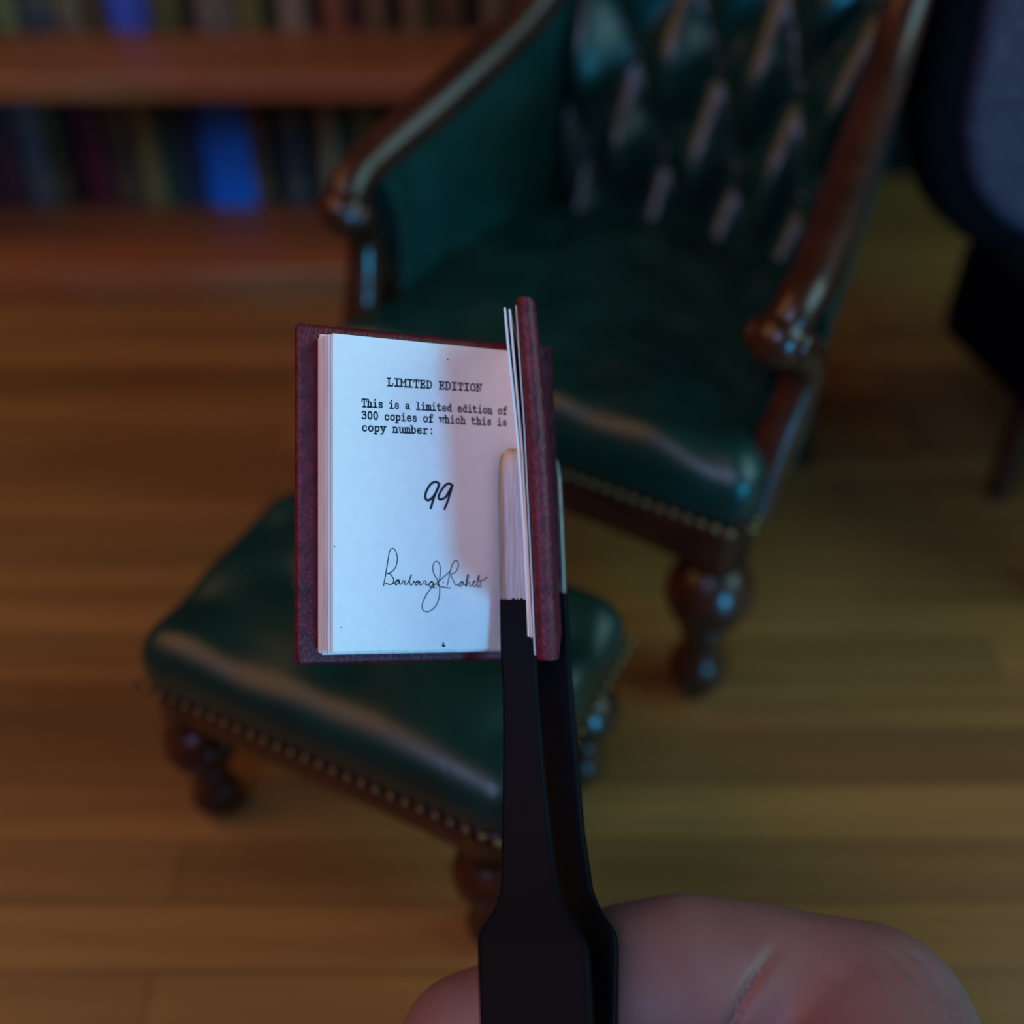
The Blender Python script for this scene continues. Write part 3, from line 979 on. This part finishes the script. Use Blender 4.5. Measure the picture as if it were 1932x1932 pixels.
def capsule(bm, chain):
    """tapered run of overlapping balls; fused into one skin below"""
    pts = [(Vector(p), r) for p, r in chain]
    for (p0, r0), (p1, r1) in zip(pts[:-1], pts[1:]):
        n = max(2, int((p1 - p0).length / 2.0))
        for i in range(n + 1):
            f = i / n
            bmesh.ops.create_icosphere(bm, subdivisions=3, radius=r0 + (r1 - r0) * f, matrix=Matrix.Translation(p0.lerp(p1, f)))


idx_mcp = c2w(28.5, -60, 58)
WR = Vector((42, -100, 54))
capsule(hand_me, [(at(893, 1985, 96), 6.4), (at(1060, 1940, 96.2), 7.1), (at(1200, 1888, 96.4), 7.9), (at(1290, 1874, 96.2), 8.0), (at(1400, 1874, 96), 7.5), (at(1500, 1890, 95.6), 7.3), (at(1630, 1955, 94), 9.0)])
pip = at(1630, 1955, 94)
capsule(hand_me, [(pip, 9.0), (pip.lerp(idx_mcp, .5), 9.2), (idx_mcp, 11.0), (WR, 13)])
for mcp, pipp, dip, tip, r in (((35, -15, 36), (33, 22, 22), (19, 26, 18), (12, 16, 18), 8.0), ((38, -32, 30), (34, 4, 16), (23, 7, 13), (18, -4, 15), 7.6), ((41, -47, 27), (36, -17, 14), (27, -14, 11.5), (22, -23, 13), 6.8)):
    capsule(hand_me, [(WR, 13), (mcp, r + 2.2), (Vector(mcp).lerp(Vector(pipp), .5), r + .3), (pipp, r + .2), (dip, r - .9), (tip, r - 1.6)])
# thumb pressing the front arm from above
TT = at(1018, 2120, 78)
capsule(hand_me, [(WR, 14), (Vector((28, -72, 58)), 14), (Vector((14, -40, 64)), 10.5), (Vector((6.5, -11, 61)), 9.2), (Vector((3.0, 8, 54)), 8.2), (Vector((2.3, 14.5, 50.5)), 7.4)])
capsule(hand_me, [(WR, 15), (Vector((52, -150, 62)), 22), (Vector((64, -215, 70)), 25)])
me = bpy.data.meshes.new('hand')
hand_me.to_mesh(me)
hand_me.free()
for v in me.vertices:
    v.co = v.co * S
tmp = bpy.data.objects.new('hand', me)
COL.objects.link(tmp)
rm = tmp.modifiers.new('fuse', 'REMESH')
rm.mode = 'VOXEL'
rm.voxel_size = 0.00048
sm = tmp.modifiers.new('relax', 'SMOOTH')
sm.factor, sm.iterations = 0.5, 24
dg = bpy.context.evaluated_depsgraph_get()
dg.update()
skin = bpy.data.meshes.new_from_object(tmp.evaluated_get(dg))
bpy.data.objects.remove(tmp)
skin.name = 'hand'
# flexion creases on the pad side of the forefinger
creases = [([(1478, 1770), (1440, 1822), (1405, 1880), (1375, 1945), (1355, 2020)], 0.85, 0.36),
           ([(1640, 1768), (1700, 1812), (1745, 1865), (1790, 1950)], 0.30, 0.40),
           ([(1600, 1790), (1672, 1836), (1722, 1890), (1760, 1960)], 0.26, 0.40),
           ([(1665, 1762), (1740, 1812), (1785, 1880), (1812, 1940)], 0.26, 0.35),
           ([(1525, 1830), (1600, 1850), (1660, 1890)], 0.12, 0.5)]
skin.calc_loop_triangles() if hasattr(skin, 'calc_loop_triangles') else None
nrmls = [v.normal.copy() for v in skin.vertices]
segs = []
for path, depth, wid in creases:
    pp = [Vector(((u - 966) / F, -(v - 966) / F, 0)) for u, v in path]
    segs.append((pp, depth, wid))
for v, nv in zip(skin.vertices, nrmls):
    p = v.co / S
    if p.y < 30:
        continue
    off = 0.0
    d0 = p - EYE
    if nv.dot(d0) < 0:
        zz = d0.dot(FW)
        q = Vector((d0.dot(RT) / zz, d0.dot(UP) / zz, 0))
        for pp, depth, wid in segs:
            best, fade = 1e9, 1.0
            m = len(pp) - 1
            for ki, (a, b) in enumerate(zip(pp[:-1], pp[1:])):
                ab = b - a
                t = max(0, min(1, (q - a).dot(ab) / ab.length_squared))
                dd = (q - (a + ab * t)).length
                if dd < best:
                    best, fade = dd, min(1.0, (ki + t) / m * 2.5)
            off += fade * depth * math.exp(-(best * zz / wid) ** 2)
    if off:
        v.co -= nv * off * S
for p in skin.polygons:
    p.use_smooth = True
skin.materials.clear()
skin.materials.append(M_SKIN)
for v in skin.vertices:
    v.co -= HO * S
hand = bpy.data.objects.new('hand', skin)
hand.location = HO * S
COL.objects.link(hand)
hand['label'] = 'bare hand pinching the black tweezers with a bent forefinger'
hand['category'] = 'hand'

# thumbnail on the far side of the pressing thumb
ax0, ax1 = Vector((3.0, 8, 54)), Vector((2.3, 14.5, 50.5))
ax = (ax1 - ax0).normalized()
nu = (Vector((0, 0, 1)) - ax * ax.z).normalized()
ns = ax.cross(nu).normalized()
rings = []
for i in range(7):
    f = i / 6
    w = 0.72 * (1 - 0.25 * max(0, f - .6) / .4)
    r = 8.35 - 0.75 * f
    ctr = ax0 + ax * (1.5 + 8.0 * f)
    out = [ctr + nu * (math.cos(a) * r) + ns * (math.sin(a) * r) for a in [(-1 + 2 * k / 8) * w for k in range(9)]]
    inn = [ctr + nu * (math.cos(a) * (r - .5)) + ns * (math.sin(a) * (r - .5)) for a in [(1 - 2 * k / 8) * w for k in range(9)]]
    rings.append(out + inn)
MB().loft(rings).build('thumbnail', M_NAIL, hand, HO)
